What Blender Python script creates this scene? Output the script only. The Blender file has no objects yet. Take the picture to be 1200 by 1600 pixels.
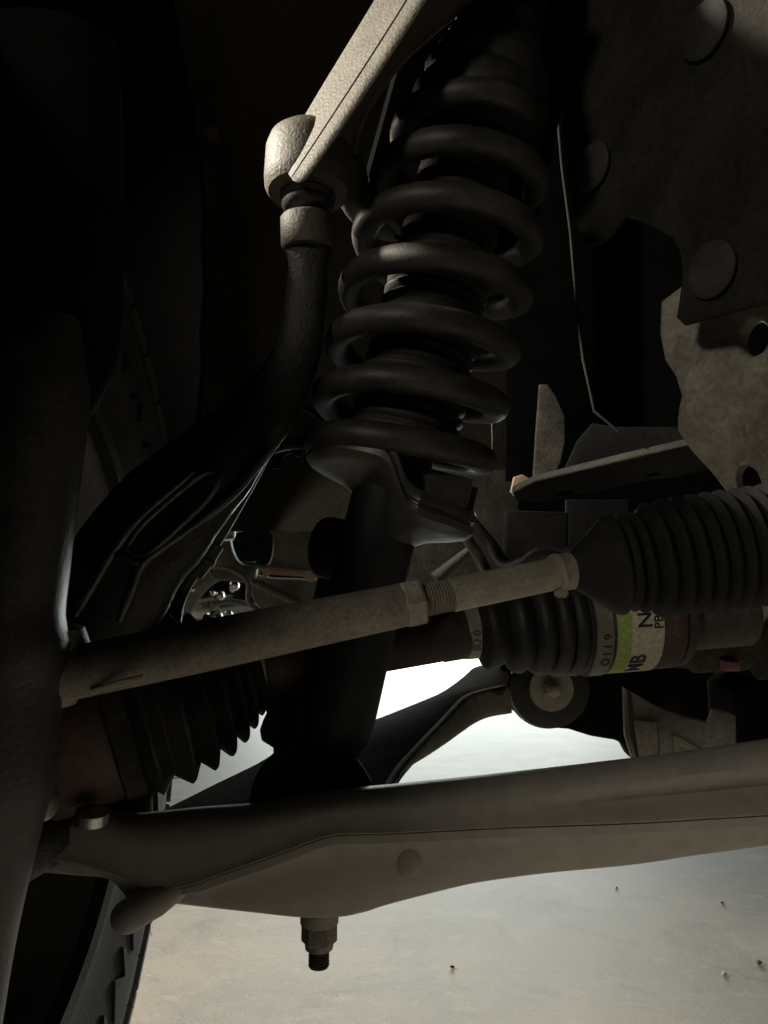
import bpy, bmesh, math, random
from mathutils import Vector, Matrix, noise
random.seed(7)
S = bpy.context.scene
COL = S.collection
# ------------------------------------------------------------------ camera
F = 1200.0                      # focal length in pixels of the 1200 x 1600 photograph
CAM = Vector((0.0, 0.0, 0.46))
PITCH = math.atan(150 / 1200)
cd = bpy.data.cameras.new('camera')
cam = bpy.data.objects.new('camera', cd)
COL.objects.link(cam)
cam.location = CAM
cam.rotation_euler = (math.pi / 2 + PITCH, 0, 0)
cd.sensor_fit = 'VERTICAL'
cd.sensor_height = 7.467
cd.sensor_width = 5.6
cd.lens = 5.6
cd.clip_start = 0.01
cd.clip_end = 60
cd.dof.use_dof = True
cd.dof.focus_distance = 0.47
cd.dof.aperture_fstop = 4.0
S.camera = cam
FWD = Vector((0, math.cos(PITCH), math.sin(PITCH)))
UP = Vector((0, -math.sin(PITCH), math.cos(PITCH)))
RT = Vector((1, 0, 0))

def P(x, y, d):
    return CAM + d * (FWD + RT * ((x - 600) / F) + UP * ((800 - y) / F))

def proj(p):
    v = p - CAM
    d = v.dot(FWD)
    return 600 + F * v.dot(RT) / d, 800 - F * v.dot(UP) / d, d

# ------------------------------------------------------------------ world, lamps, exposure
W = bpy.data.worlds.new('World')
S.world = W
W.use_nodes = True
W.node_tree.nodes['Background'].inputs[0].default_value = (0.75, 0.85, 1.0, 1)
W.node_tree.nodes['Background'].inputs[1].default_value = 0.0012

def lamp(name, loc, aim, size, sizey, energy, color, spread=180):
    l = bpy.data.lights.new(name, 'AREA')
    l.shape = 'RECTANGLE'
    l.size = size
    l.size_y = sizey
    l.energy = energy
    l.color = color
    l.spread = math.radians(spread)
    o = bpy.data.objects.new(name, l)
    COL.objects.link(o)
    o.location = loc
    o.rotation_euler = (Vector(aim) - Vector(loc)).to_track_quat('-Z', 'Y').to_euler()
    return o

lamp('workshop_lamp_over_tyre', (-0.90, 0.44, 1.22), (0.06, 0.47, 0.70), 0.10, 0.10, 4.0, (1.0, 0.92, 0.79), 50)
lamp('fill_lamp_front_left', (-0.88, -0.78, 1.02), (0.14, 0.45, 0.68), 0.16, 0.16, 0.24, (1.0, 0.92, 0.79), 36)  # weak fill added to brighten the flap, no visible source
lamp('doorway_light', (0.6, 7.5, 1.1), (0.3, 0.0, 0.9), 3.6, 2.0, 450, (0.93, 1.0, 0.95))
lamp('workshop_lamp_left', (-1.9, 1.9, 1.3), (-0.2, 0.74, 0.0), 0.4, 0.4, 6.5, (1.0, 0.88, 0.72), 50)
lamp('fill_lamp_front', (0.5, -1.2, 1.3), (0.25, 0.18, 0.0), 0.3, 0.3, 1.6, (1.0, 0.90, 0.77), 22)  # fill added: lights the floor so its bounce reaches the lower arm
S.view_settings.view_transform = 'Standard'
S.view_settings.look = 'None'
S.view_settings.exposure = 0
S.view_settings.gamma = 1
S.cycles.use_denoising = True
S.cycles.max_bounces = 6

# ------------------------------------------------------------------ materials
def material(name, base, dust=None, amount=0.5, rough=0.6, metal=0.0, scale=60, bump=0.25, speck=0.0, spec=0.4, dirt=None, grain=0.25):
    m = bpy.data.materials.new(name)
    m.use_nodes = True
    nt = m.node_tree
    N, L = nt.nodes, nt.links
    b = N['Principled BSDF']
    b.inputs['Roughness'].default_value = rough
    b.inputs['Metallic'].default_value = metal
    b.inputs['Specular IOR Level'].default_value = spec
    tc = N.new('ShaderNodeTexCoord')
    n1 = N.new('ShaderNodeTexNoise')
    n1.inputs['Scale'].default_value = scale
    n1.inputs['Detail'].default_value = 8
    n1.inputs['Roughness'].default_value = 0.65
    L.new(tc.outputs['Object'], n1.inputs['Vector'])
    n2 = N.new('ShaderNodeTexNoise')
    n2.inputs['Scale'].default_value = scale * 12
    n2.inputs['Detail'].default_value = 4
    L.new(tc.outputs['Object'], n2.inputs['Vector'])
    ramp = N.new('ShaderNodeMapRange')
    ramp.inputs['From Min'].default_value = 0.62 - 0.5 * amount
    ramp.inputs['From Max'].default_value = 0.92 - 0.5 * amount
    L.new(n1.outputs['Fac'], ramp.inputs['Value'])
    mix = N.new('ShaderNodeMix')
    mix.data_type = 'RGBA'
    mix.inputs['A'].default_value = (*base, 1)
    mix.inputs['B'].default_value = (*(dust or [c * 1.5 for c in base]), 1)
    L.new(ramp.outputs['Result'], mix.inputs['Factor'])
    out = mix.outputs['Result']
    # fine grain multiplies the colour
    gr = N.new('ShaderNodeMapRange')
    gr.inputs['From Min'].default_value = 0.3
    gr.inputs['From Max'].default_value = 0.7
    gr.inputs['To Min'].default_value = 1 - grain
    gr.inputs['To Max'].default_value = 1 + grain * 0.9
    L.new(n2.outputs['Fac'], gr.inputs['Value'])
    mul = N.new('ShaderNodeMix')
    mul.data_type = 'RGBA'
    mul.blend_type = 'MULTIPLY'
    mul.inputs['Factor'].default_value = 1
    L.new(out, mul.inputs['A'])
    cmb = N.new('ShaderNodeCombineColor')
    for i in range(3):
        L.new(gr.outputs['Result'], cmb.inputs[i])
    L.new(cmb.outputs['Color'], mul.inputs['B'])
    out = mul.outputs['Result']
    if dirt:
        n3 = N.new('ShaderNodeTexNoise')
        n3.inputs['Scale'].default_value = scale * 0.35
        n3.inputs['Detail'].default_value = 10
        n3.inputs['Roughness'].default_value = 0.75
        L.new(tc.outputs['Object'], n3.inputs['Vector'])
        mr = N.new('ShaderNodeMapRange')
        mr.inputs['From Min'].default_value = 0.5
        mr.inputs['From Max'].default_value = 0.62
        L.new(n3.outputs['Fac'], mr.inputs['Value'])
        mx = N.new('ShaderNodeMix')
        mx.data_type = 'RGBA'
        L.new(mr.outputs['Result'], mx.inputs['Factor'])
        L.new(out, mx.inputs['A'])
        mx.inputs['B'].default_value = (*dirt, 1)
        out = mx.outputs['Result']
    if speck:
        vo = N.new('ShaderNodeTexNoise')
        vo.inputs['Scale'].default_value = scale * 5
        vo.inputs['Detail'].default_value = 2
        L.new(tc.outputs['Object'], vo.inputs['Vector'])
        mr = N.new('ShaderNodeMapRange')
        mr.inputs['From Min'].default_value = 0.72 - speck
        mr.inputs['From Max'].default_value = 0.75 - speck
        L.new(vo.outputs['Fac'], mr.inputs['Value'])
        mx = N.new('ShaderNodeMix')
        mx.data_type = 'RGBA'
        L.new(mr.outputs['Result'], mx.inputs['Factor'])
        L.new(out, mx.inputs['A'])
        mx.inputs['B'].default_value = (0.22, 0.2, 0.16, 1)
        out = mx.outputs['Result']
    L.new(out, b.inputs['Base Color'])
    rr = N.new('ShaderNodeMapRange')
    rr.inputs['To Min'].default_value = max(0.05, rough - 0.15)
    rr.inputs['To Max'].default_value = min(1, rough + 0.2)
    L.new(n1.outputs['Fac'], rr.inputs['Value'])
    L.new(rr.outputs['Result'], b.inputs['Roughness'])
    if bump:
        add = N.new('ShaderNodeMath')
        add.operation = 'ADD'
        L.new(n1.outputs['Fac'], add.inputs[0])
        L.new(n2.outputs['Fac'], add.inputs[1])
        bp = N.new('ShaderNodeBump')
        bp.inputs['Strength'].default_value = bump
        bp.inputs['Distance'].default_value = 0.0012
        L.new(add.outputs[0], bp.inputs['Height'])
        L.new(bp.outputs['Normal'], b.inputs['Normal'])
    return m

M = {}
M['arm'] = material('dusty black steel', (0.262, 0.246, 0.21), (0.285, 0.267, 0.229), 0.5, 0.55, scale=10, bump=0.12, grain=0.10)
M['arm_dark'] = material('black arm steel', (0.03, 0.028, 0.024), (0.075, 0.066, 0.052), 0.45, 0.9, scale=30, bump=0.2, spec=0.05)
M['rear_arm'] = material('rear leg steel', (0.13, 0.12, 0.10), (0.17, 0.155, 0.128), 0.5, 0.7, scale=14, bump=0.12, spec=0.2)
M['boot_dust'] = material('dusty inner boot', (0.018, 0.0165, 0.0135), (0.036, 0.033, 0.026), 0.5, 0.6, scale=45, bump=0.2)
M['studs'] = material('bare stud steel', (0.42, 0.42, 0.40), (0.5, 0.5, 0.47), 0.5, 0.4, metal=1.0, scale=80, bump=0.1)
M['rib'] = material('lit casting edge', (0.02, 0.02, 0.019), (0.05, 0.048, 0.043), 0.4, 0.32, scale=80, bump=0.3, spec=0.6)  # gloss and paler tone make the edges show as lit rims
M['seat'] = material('seat paint', (0.035, 0.034, 0.031), (0.07, 0.065, 0.055), 0.5, 0.38, scale=40, bump=0.15, spec=0.5)
M['caliper'] = material('dark caliper paint', (0.022, 0.022, 0.021), (0.04, 0.038, 0.034), 0.4, 0.45, scale=30, bump=0.25)
M['chassis_far'] = material('darker underbody paint', (0.05, 0.046, 0.039), (0.10, 0.092, 0.075), 0.5, 0.65, scale=22, bump=0.3)  # darker copy of the chassis paint
M['void'] = material('painted cavity shade', (0.0022, 0.0022, 0.0022), (0.003, 0.003, 0.003), 0.4, 0.95, scale=30, bump=0.0, spec=0.0)  # near-black colour standing in for shade in the cavity
M['cast'] = material('dusty cast arm', (0.05525, 0.04781, 0.034), (0.085, 0.07437, 0.05525), 0.6, 0.6, scale=45, bump=0.5)
M['knuckle'] = material('black cast iron', (0.012, 0.012, 0.011), (0.03, 0.028, 0.024), 0.4, 0.5, scale=60, bump=0.6)
M['coil'] = material('spring paint', (0.01444, 0.01348, 0.01155), (0.04171, 0.0369, 0.02888), 0.55, 0.5, scale=40, bump=0.2)
M['rubber'] = material('black rubber', (0.0104, 0.0104, 0.00975), (0.0325, 0.0299, 0.0247), 0.4, 0.55, scale=50, bump=0.2)
M['rubber_dusty'] = material('dusty rubber', (0.0072, 0.0069, 0.006), (0.021, 0.0192, 0.015), 0.5, 0.7, scale=45, bump=0.3, dirt=(0.012, 0.0111, 0.009), spec=0.25)
M['tyre'] = material('tyre rubber', (0.022, 0.022, 0.0209), (0.044, 0.0418, 0.0374), 0.45, 0.65, scale=40, bump=0.25)
M['shock'] = material('shock tube paint', (0.014, 0.015, 0.018), (0.03, 0.03, 0.03), 0.35, 0.55, scale=40, bump=0.12, spec=0.3)
M['rod'] = material('dusty rod steel', (0.21, 0.189, 0.147), (0.378, 0.3413, 0.2625), 0.6, 0.55, scale=40, bump=0.25, dirt=(0.24, 0.215, 0.165))
M['rod_dark'] = material('tie rod end steel', (0.121, 0.11, 0.088), (0.242, 0.2145, 0.165), 0.55, 0.55, scale=40, bump=0.25)
M['rod_lit'] = material('lit rod flat', (0.40, 0.37, 0.28), (0.55, 0.5, 0.4), 0.5, 0.5, scale=60, bump=0.2)  # brighter than the rod: a lit patch put into the colour
M['rust'] = material('rusty shaft', (0.05, 0.027, 0.022), (0.10, 0.06, 0.047), 0.5, 0.6, scale=60, bump=0.4, dirt=(0.06, 0.044, 0.035))
M['clamp'] = material('clamp band', (0.32, 0.29, 0.24), (0.42, 0.38, 0.3), 0.5, 0.5, scale=60, bump=0.15)
M['green'] = material('green label paper', (0.30, 0.40, 0.10), (0.36, 0.46, 0.14), 0.5, 0.6, scale=40, bump=0.05)
M['cream'] = material('cream label paper', (0.52, 0.49, 0.36), (0.58, 0.55, 0.42), 0.5, 0.6, scale=40, bump=0.05)
M['ink'] = material('black ink', (0.015, 0.015, 0.013), (0.02, 0.02, 0.02), 0.3, 0.6, bump=0)
M['ink_grey'] = material('faded ink', (0.09, 0.08, 0.07), (0.12, 0.1, 0.09), 0.3, 0.6, bump=0)
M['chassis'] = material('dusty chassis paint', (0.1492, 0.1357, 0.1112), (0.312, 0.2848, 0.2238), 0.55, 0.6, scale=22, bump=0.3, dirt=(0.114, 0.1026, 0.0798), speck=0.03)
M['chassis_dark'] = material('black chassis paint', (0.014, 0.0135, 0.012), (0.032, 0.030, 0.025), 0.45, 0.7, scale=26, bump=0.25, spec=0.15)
M['flap'] = material('felt splash flap', (0.01512, 0.01436, 0.01248), (0.03175, 0.02873, 0.02344), 0.5, 0.9, scale=24, bump=0.6, spec=0.1)
M['plug'] = material('plastic plug', (0.02657, 0.025, 0.02187), (0.03906, 0.03672, 0.03125), 0.5, 0.65, scale=50, bump=0.15, spec=0.2)
M['liner'] = material('wheel arch liner', (0.045, 0.040, 0.031), (0.065, 0.057, 0.044), 0.5, 0.9, scale=18, bump=0.5, spec=0.1)
M['black'] = material('black parts and shade', (0.005, 0.005, 0.005), (0.010, 0.0095, 0.009), 0.4, 0.9, scale=30, bump=0.1, spec=0.06)  # on the rail face and backing sheets this black stands in for shade
M['greymetal'] = material('grey cast metal', (0.128, 0.12, 0.104), (0.192, 0.18, 0.152), 0.5, 0.5, scale=30, bump=0.25)
M['bright'] = material('bare bright metal', (0.5, 0.5, 0.48), (0.6, 0.59, 0.56), 0.5, 0.22, metal=1.0, scale=40, bump=0.05)
M['bolt'] = material('zinc bolt', (0.144, 0.132, 0.102), (0.198, 0.18, 0.144), 0.5, 0.45, metal=0.3, scale=60, bump=0.2)
M['bushing'] = material('washer steel', (0.22, 0.2, 0.165), (0.33, 0.3, 0.24), 0.5, 0.5, metal=0.2, scale=60, bump=0.3)
M['rim'] = material('dark wheel paint', (0.048, 0.048, 0.0464), (0.08, 0.0768, 0.0704), 0.4, 0.35, metal=0.2, scale=30, bump=0.08)
M['pink'] = material('pink plastic tab', (0.3, 0.12, 0.16), (0.36, 0.16, 0.2), 0.5, 0.6, bump=0.05)
M['rustflange'] = material('rusty flange', (0.22, 0.15, 0.11), (0.3, 0.22, 0.16), 0.5, 0.7, scale=40, bump=0.3)
M['stone_dark'] = material('dark grit', (0.03, 0.028, 0.025), (0.06, 0.05, 0.04), 0.5, 0.8, scale=200)
M['stone_white'] = material('pale chip', (0.7, 0.68, 0.62), (0.8, 0.78, 0.72), 0.5, 0.7, scale=200)
M['leaf'] = material('brown crumb', (0.2, 0.1, 0.05), (0.45, 0.36, 0.25), 0.5, 0.8, scale=300)

def floor_material():
    m = bpy.data.materials.new('worn concrete')
    m.use_nodes = True
    nt = m.node_tree
    N, L = nt.nodes, nt.links
    b = N['Principled BSDF']
    tc = N.new('ShaderNodeTexCoord')
    def noi(sc, det, rg, dist=0, stretch=None):
        n = N.new('ShaderNodeTexNoise')
        n.inputs['Scale'].default_value = sc
        n.inputs['Detail'].default_value = det
        n.inputs['Roughness'].default_value = rg
        n.inputs['Distortion'].default_value = dist
        if stretch:
            mp = N.new('ShaderNodeMapping')
            mp.inputs['Scale'].default_value = stretch[0]
            mp.inputs['Rotation'].default_value = (0, 0, stretch[1])
            L.new(tc.outputs['Object'], mp.inputs['Vector'])
            L.new(mp.outputs['Vector'], n.inputs['Vector'])
        else:
            L.new(tc.outputs['Object'], n.inputs['Vector'])
        return n.outputs['Fac']
    def rng(v, a, bb, c=0.0, d=1.0):
        r = N.new('ShaderNodeMapRange')
        r.inputs['From Min'].default_value = a
        r.inputs['From Max'].default_value = bb
        r.inputs['To Min'].default_value = c
        r.inputs['To Max'].default_value = d
        L.new(v, r.inputs['Value'])
        return r.outputs['Result']
    def mix(f, a, bcol, blend='MIX'):
        x = N.new('ShaderNodeMix')
        x.data_type = 'RGBA'
        x.blend_type = blend
        L.new(f, x.inputs['Factor'])
        for sock, v in (('A', a), ('B', bcol)):
            if isinstance(v, tuple):
                x.inputs[sock].default_value = (*v, 1)
            else:
                L.new(v, x.inputs[sock])
        return x.outputs['Result']
    big = noi(2.2, 6, 0.6, 0.6)
    c = mix(rng(big, 0.35, 0.65), (0.43, 0.395, 0.335), (0.315, 0.312, 0.298))
    mid = noi(11, 8, 0.7, 0.4)
    c = mix(rng(mid, 0.46, 0.68, 0, 0.6), c, (0.46, 0.435, 0.38))
    mid2 = noi(7, 8, 0.75, 0.8)
    c = mix(rng(mid2, 0.52, 0.64, 0, 0.65), c, (0.26, 0.252, 0.235))
    streak = noi(30, 5, 0.7, 0.3, ((0.45, 1.0, 1.0), 0.6))
    c = mix(rng(streak, 0.54, 0.68, 0, 0.6), c, (0.5, 0.47, 0.41))
    spots = noi(150, 4, 0.7)
    c = mix(rng(spots, 0.60, 0.70, 0, 0.55), c, (0.12, 0.11, 0.09))
    pale = noi(95, 4, 0.7)
    c = mix(rng(pale, 0.60, 0.70, 0, 0.5), c, (0.6, 0.57, 0.5))
    fine = noi(420, 4, 0.6)
    g = rng(fine, 0.3, 0.7, 0.78, 1.16)
    cm = N.new('ShaderNodeCombineColor')
    for i in range(3):
        L.new(g, cm.inputs[i])
    one = N.new('ShaderNodeValue')
    one.outputs[0].default_value = 1
    c = mix(one.outputs[0], c, cm.outputs['Color'], 'MULTIPLY')
    L.new(c, b.inputs['Base Color'])
    L.new(rng(mid, 0.3, 0.7, 0.60, 0.64), b.inputs['Roughness'])
    b.inputs['Specular IOR Level'].default_value = 0.35
    add = N.new('ShaderNodeMath')
    add.operation = 'ADD'
    L.new(mid, add.inputs[0])
    L.new(fine, add.inputs[1])
    bp = N.new('ShaderNodeBump')
    bp.inputs['Strength'].default_value = 0.025
    bp.inputs['Distance'].default_value = 0.002
    L.new(add.outputs[0], bp.inputs['Height'])
    L.new(bp.outputs['Normal'], b.inputs['Normal'])
    return m

# ------------------------------------------------------------------ builders
ORG = {}

def thing(name, label, cat, loc, group=None):
    o = bpy.data.objects.new(name, None)
    o.empty_display_size = 0.02
    COL.objects.link(o)
    o.location = loc
    ORG[o] = Vector(loc)
    o['label'] = label
    o['category'] = cat
    if group:
        o['group'] = group
    return o

def tag(o, label, cat, group=None):
    o['label'] = label
    o['category'] = cat
    if group:
        o['group'] = group
    return o

def obj(name, verts, faces, mat, parent=None, smooth=40, origin=None, sub=0):
    org = ORG[parent] if parent else Vector(origin if origin is not None else (0, 0, 0))
    me = bpy.data.meshes.new(name)
    me.from_pydata([Vector(v) - org for v in verts], [], faces)
    bm = bmesh.new()
    bm.from_mesh(me)
    bmesh.ops.recalc_face_normals(bm, faces=bm.faces)
    bm.to_mesh(me)
    bm.free()
    return link(name, me, mat, parent, org, smooth, sub)

def link(name, me, mat, parent, org, smooth=40, sub=0):
    me.materials.clear()
    me.materials.append(M[mat] if isinstance(mat, str) else mat)
    for p in me.polygons:
        p.use_smooth = True
        p.material_index = 0
    if smooth < 180:
        me.set_sharp_from_angle(angle=math.radians(smooth))
    o = bpy.data.objects.new(name, me)
    COL.objects.link(o)
    if parent:
        o.parent = parent
    else:
        o.location = org
    ORG[o] = Vector(org)
    if sub:
        md = o.modifiers.new('subdivision', 'SUBSURF')
        md.levels = sub
        md.render_levels = sub
    return o

def catmull(pts, n, closed=False):
    pts = [Vector(p) for p in pts]
    k = len(pts)
    out = []
    if k == 2 and not closed:
        return [pts[0].lerp(pts[1], i / n) for i in range(n + 1)]
    segs = k if closed else k - 1
    for i in range(segs):
        if closed:
            p0, p1, p2, p3 = pts[(i - 1) % k], pts[i], pts[(i + 1) % k], pts[(i + 2) % k]
        else:
            p1, p2 = pts[i], pts[i + 1]
            p0 = pts[i - 1] if i else p1 * 2 - p2
            p3 = pts[i + 2] if i + 2 < k else p2 * 2 - p1
        for j in range(n):
            t = j / n
            out.append(0.5 * (2 * p1 + (p2 - p0) * t + (2 * p0 - 5 * p1 + 4 * p2 - p3) * t * t + (3 * p1 - p0 - 3 * p2 + p3) * t ** 3))
    if not closed:
        out.append(pts[-1].copy())
    return out

def interp(tab, x):
    if x <= tab[0][0]:
        return tab[0][1]
    for (a, va), (b, vb) in zip(tab, tab[1:]):
        if x <= b:
            return va + (vb - va) * (x - a) / (b - a)
    return tab[-1][1]

def sint(tab, x):                       # smooth interpolation through the table
    n = len(tab)
    if x <= tab[0][0]:
        return tab[0][1]
    if x >= tab[-1][0]:
        return tab[-1][1]
    for i in range(n - 1):
        if x <= tab[i + 1][0]:
            x0, y0 = tab[i]
            x1, y1 = tab[i + 1]
            h = x1 - x0
            m0 = (y1 - tab[i - 1][1]) / (x1 - tab[i - 1][0]) if i else (y1 - y0) / h
            m1 = (tab[i + 2][1] - y0) / (tab[i + 2][0] - x0) if i + 2 < n else (y1 - y0) / h
            t = (x - x0) / h
            return ((2 * t ** 3 - 3 * t * t + 1) * y0 + (t ** 3 - 2 * t * t + t) * h * m0 + (-2 * t ** 3 + 3 * t * t) * y1 + (t ** 3 - t * t) * h * m1)

def rings_mesh(rings, cap=True, closed=False):
    n = len(rings[0])
    verts = [v for r in rings for v in r]
    faces = []
    R = len(rings)
    for i in range(R if closed else R - 1):
        a, b = i * n, ((i + 1) % R) * n
        for j in range(n):
            k = (j + 1) % n
            faces.append((a + j, a + k, b + k, b + j))
    if cap and not closed:
        faces.append(tuple(range(n)))
        faces.append(tuple(range((R - 1) * n, R * n)))
    return verts, faces

def frame(d, ref=None):
    d = d.normalized()
    ref = ref or (Vector((0, 0, 1)) if abs(d.z) < 0.9 else Vector((1, 0, 0)))
    u = (ref - d * ref.dot(d)).normalized()
    return u, d.cross(u)

def sweep(name, pts, rad, mat, parent=None, segs=16, smooth=50, ell=1.0, ref=None, origin=None, cap=True, n=None, wob=0):
    """tube through pts; rad: list of (fraction of length, radius)"""
    N = len(pts)
    L = [0]
    for a, b in zip(pts, pts[1:]):
        L.append(L[-1] + (b - a).length)
    rings = []
    u = None
    for i, p in enumerate(pts):
        d = (pts[min(i + 1, N - 1)] - pts[max(i - 1, 0)]).normalized()
        if u is None:
            u, v = frame(d, ref)
        else:
            u = (u - d * u.dot(d)).normalized()
            v = d.cross(u)
        r = interp(rad, L[i] / L[-1])
        ring = []
        for j in range(segs):
            a = 2 * math.pi * j / segs
            rr = r
            if wob:
                rr *= 1 + wob * noise.noise(Vector((math.cos(a) * 2, math.sin(a) * 2, L[i] * 60)))
            ring.append(p + (u * math.cos(a) + v * math.sin(a) * ell) * rr)
        rings.append(ring)
    vs, fs = rings_mesh(rings, cap)
    return obj(name, vs, fs, mat, parent, smooth, origin)

def lathe(name, A, B, prof, mat, parent=None, segs=32, smooth=40, origin=None, hexa=False, ref=None):
    """prof: list of (metres from A along AB, radius)"""
    d = (B - A).normalized()
    u, v = frame(d, ref)
    s = 6 if hexa else segs
    rings = [[A + d * t + (u * math.cos(2 * math.pi * j / s) + v * math.sin(2 * math.pi * j / s)) * max(r, 1e-5) for j in range(s)] for t, r in prof]
    vs, fs = rings_mesh(rings, True)
    return obj(name, vs, fs, mat, parent, smooth, origin)

def plate(name, poly, O, n, thick, mat, parent=None, holes=(), bevel=0.002, smooth=0, origin=None, flip=False):
    """flat sheet: outline given in photo pixels, projected on the plane (O, n); depth grows along n"""
    n = n.normalized()
    u, v = frame(n)
    def onplane(px):
        r = P(px[0], px[1], 1.0) - CAM
        t = (O - CAM).dot(n) / r.dot(n)
        q = CAM + r * t - O
        return q.dot(u), q.dot(v)
    cu = bpy.data.curves.new(name, 'CURVE')
    cu.dimensions = '2D'
    cu.fill_mode = 'BOTH'
    cu.extrude = max(thick / 2 - bevel, 0.0002)
    cu.bevel_depth = bevel
    cu.bevel_resolution = 2
    cu.offset = -bevel
    for k, pl in enumerate([poly] + list(holes)):
        q = [onplane(p) for p in pl]
        if smooth or k:
            q = [(w.x, w.y) for w in catmull([Vector((a, b, 0)) for a, b in q], smooth or 6, True)]
        sp = cu.splines.new('POLY')
        sp.points.add(len(q) - 1)
        for i, (a, b) in enumerate(q):
            sp.points[i].co = (a, b, 0, 1)
        sp.use_cyclic_u = True
    tmp = bpy.data.objects.new('tmp', cu)
    COL.objects.link(tmp)
    dg = bpy.context.evaluated_depsgraph_get()
    me = bpy.data.meshes.new_from_object(tmp.evaluated_get(dg))
    bpy.data.objects.remove(tmp)
    bpy.data.curves.remove(cu)
    sgn = 1 if n.dot(O - CAM) > 0 else -1
    org = ORG[parent] if parent else Vector(origin if origin is not None else O)
    for w in me.vertices:
        c = w.co.copy()
        w.co = O + u * c.x + v * c.y + n * (c.z + sgn * thick / 2) - org
    bm = bmesh.new()
    bm.from_mesh(me)
    bmesh.ops.remove_doubles(bm, verts=bm.verts, dist=1e-6)
    bmesh.ops.recalc_face_normals(bm, faces=bm.faces)
    bm.to_mesh(me)
    bm.free()
    me.name = name
    return link(name, me, mat, parent, org, 35)

def box(name, c, sx, sy, sz, mat, parent=None, rot=None, bevel=0.002, origin=None):
    bm = bmesh.new()
    bmesh.ops.create_cube(bm, size=1)
    bmesh.ops.scale(bm, vec=(sx, sy, sz), verts=bm.verts)
    if bevel:
        bmesh.ops.bevel(bm, geom=bm.edges, offset=bevel, segments=2, affect='EDGES')
    Mx = (rot or Matrix.Identity(3)).to_4x4()
    Mx.translation = c
    bm.transform(Mx)
    vs = [v.co.copy() for v in bm.verts]
    fs = [[v.index for v in f.verts] for f in bm.faces]
    bm.verts.index_update()
    fs = [[v.index for v in f.verts] for f in bm.faces]
    bm.free()
    return obj(name, vs, fs, mat, parent, 35, origin)

def dup(o, parent=None, loc=None, rot=None):
    c = o.copy()
    COL.objects.link(c)
    if parent:
        c.parent = parent
    if loc is not None:
        c.location = loc
    if rot is not None:
        c.rotation_euler = rot
    return c

def text_on_cylinder(name, txt, size, mat, parent, A, d, up, along, around, radius, flipax=1):
    """wrap text on a cylinder about axis A + t*d; baseline runs round the cylinder, letter tops point along -d"""
    cu = bpy.data.curves.new(name, 'FONT')
    cu.body = txt
    cu.size = size
    cu.resolution_u = 3
    cu.offset = size * 0.012
    tmp = bpy.data.objects.new('tmp', cu)
    COL.objects.link(tmp)
    dg = bpy.context.evaluated_depsgraph_get()
    me = bpy.data.meshes.new_from_object(tmp.evaluated_get(dg))
    bpy.data.objects.remove(tmp)
    bpy.data.curves.remove(cu)
    bm = bmesh.new()
    bm.from_mesh(me)
    bmesh.ops.remove_doubles(bm, verts=bm.verts, dist=1e-6)
    ex = bmesh.ops.extrude_face_region(bm, geom=list(bm.faces))
    for g in ex['geom']:
        if isinstance(g, bmesh.types.BMVert):
            g.co.z += 0.0003
    side = up.cross(d).normalized()      # up x: angle 0 = up, grows to `side`
    org = ORG[parent]
    for v in bm.verts:
        a = around + v.co.x / radius * flipax
        t = along - v.co.y
        r = radius + v.co.z
        v.co = A + d * t + (up * math.cos(a) + side * math.sin(a)) * r - org
    bmesh.ops.recalc_face_normals(bm, faces=bm.faces)
    bm.to_mesh(me)
    bm.free()
    return link(name, me, mat, parent, org, 30)

# ------------------------------------------------------------------ setting: the floor
fl = obj('floor', [(-9, -5, 0), (9, -5, 0), (9, 16, 0), (-9, 16, 0)], [(0, 1, 2, 3)], floor_material())
fl['kind'] = 'structure'

def floor_at(x, y):
    r = P(x, y, 1.0) - CAM
    return CAM + r * (-CAM.z / r.z)

# ------------------------------------------------------------------ wheel arch liner (far background)
t = thing('wheel_arch_liner', 'dusty brown wheel arch liner behind the upper arm', 'liner', P(430, 400, 0.95))
cols = [150, 230, 300, 340, 352, 365, 420, 520, 620, 700, 800]
rows = [-160, -60, 60, 180, 300, 420, 540, 660, 780, 830]
g = []
for r in rows:
    row = []
    for c in cols:
        d = 0.95 + 0.05 * ((c - 430) / 300) ** 2 - 0.10 * ((330 - r) / 500) ** 2
        shift = (r - 300) * 0.10
        if c in (340, 352):
            d += 0.016
        row.append(P(c + (shift if 300 < c < 480 else 0), r, d))
    g.append(row)
nc = len(cols)
vs = [v for r in g for v in r]
nb = len(vs)
vs += [v + Vector((0, 0.012, 0.002)) for v in vs]
fs = []
for i in range(len(rows) - 1):
    for j in range(nc - 1):
        a = i * nc + j
        fs.append((a, a + 1, a + nc + 1, a + nc))
        fs.append((nb + a, nb + a + nc, nb + a + nc + 1, nb + a + 1))
obj('liner_sheet', vs, fs, 'liner', t, 60, sub=1)
c0 = P(330, 203, 0.925)
lathe('push_clip', c0 - Vector((0, 0.010, 0)), c0 + Vector((0, 0.03, 0)), [(0, 0.001), (0.0006, 0.005), (0.003, 0.009), (0.006, 0.0095), (0.02, 0.008)], 'rust', t, 20)
# black panel covering an unidentified dark area left of the liner
t2 = plate('dark_panel', [(-60, -80), (255, -80), (267, 0), (280, 70), (300, 170), (314, 270), (318, 330), (316, 380), (320, 450), (314, 520), (316, 580), (308, 650), (300, 760), (200, 800), (-60, 800)],
           P(300, 300, 0.86), Vector((0.15, 1, 0)), 0.012, 'black', bevel=0.003)
tag(t2, 'black panel edge hanging behind the tyre, left of the brown liner', 'panel')

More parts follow.
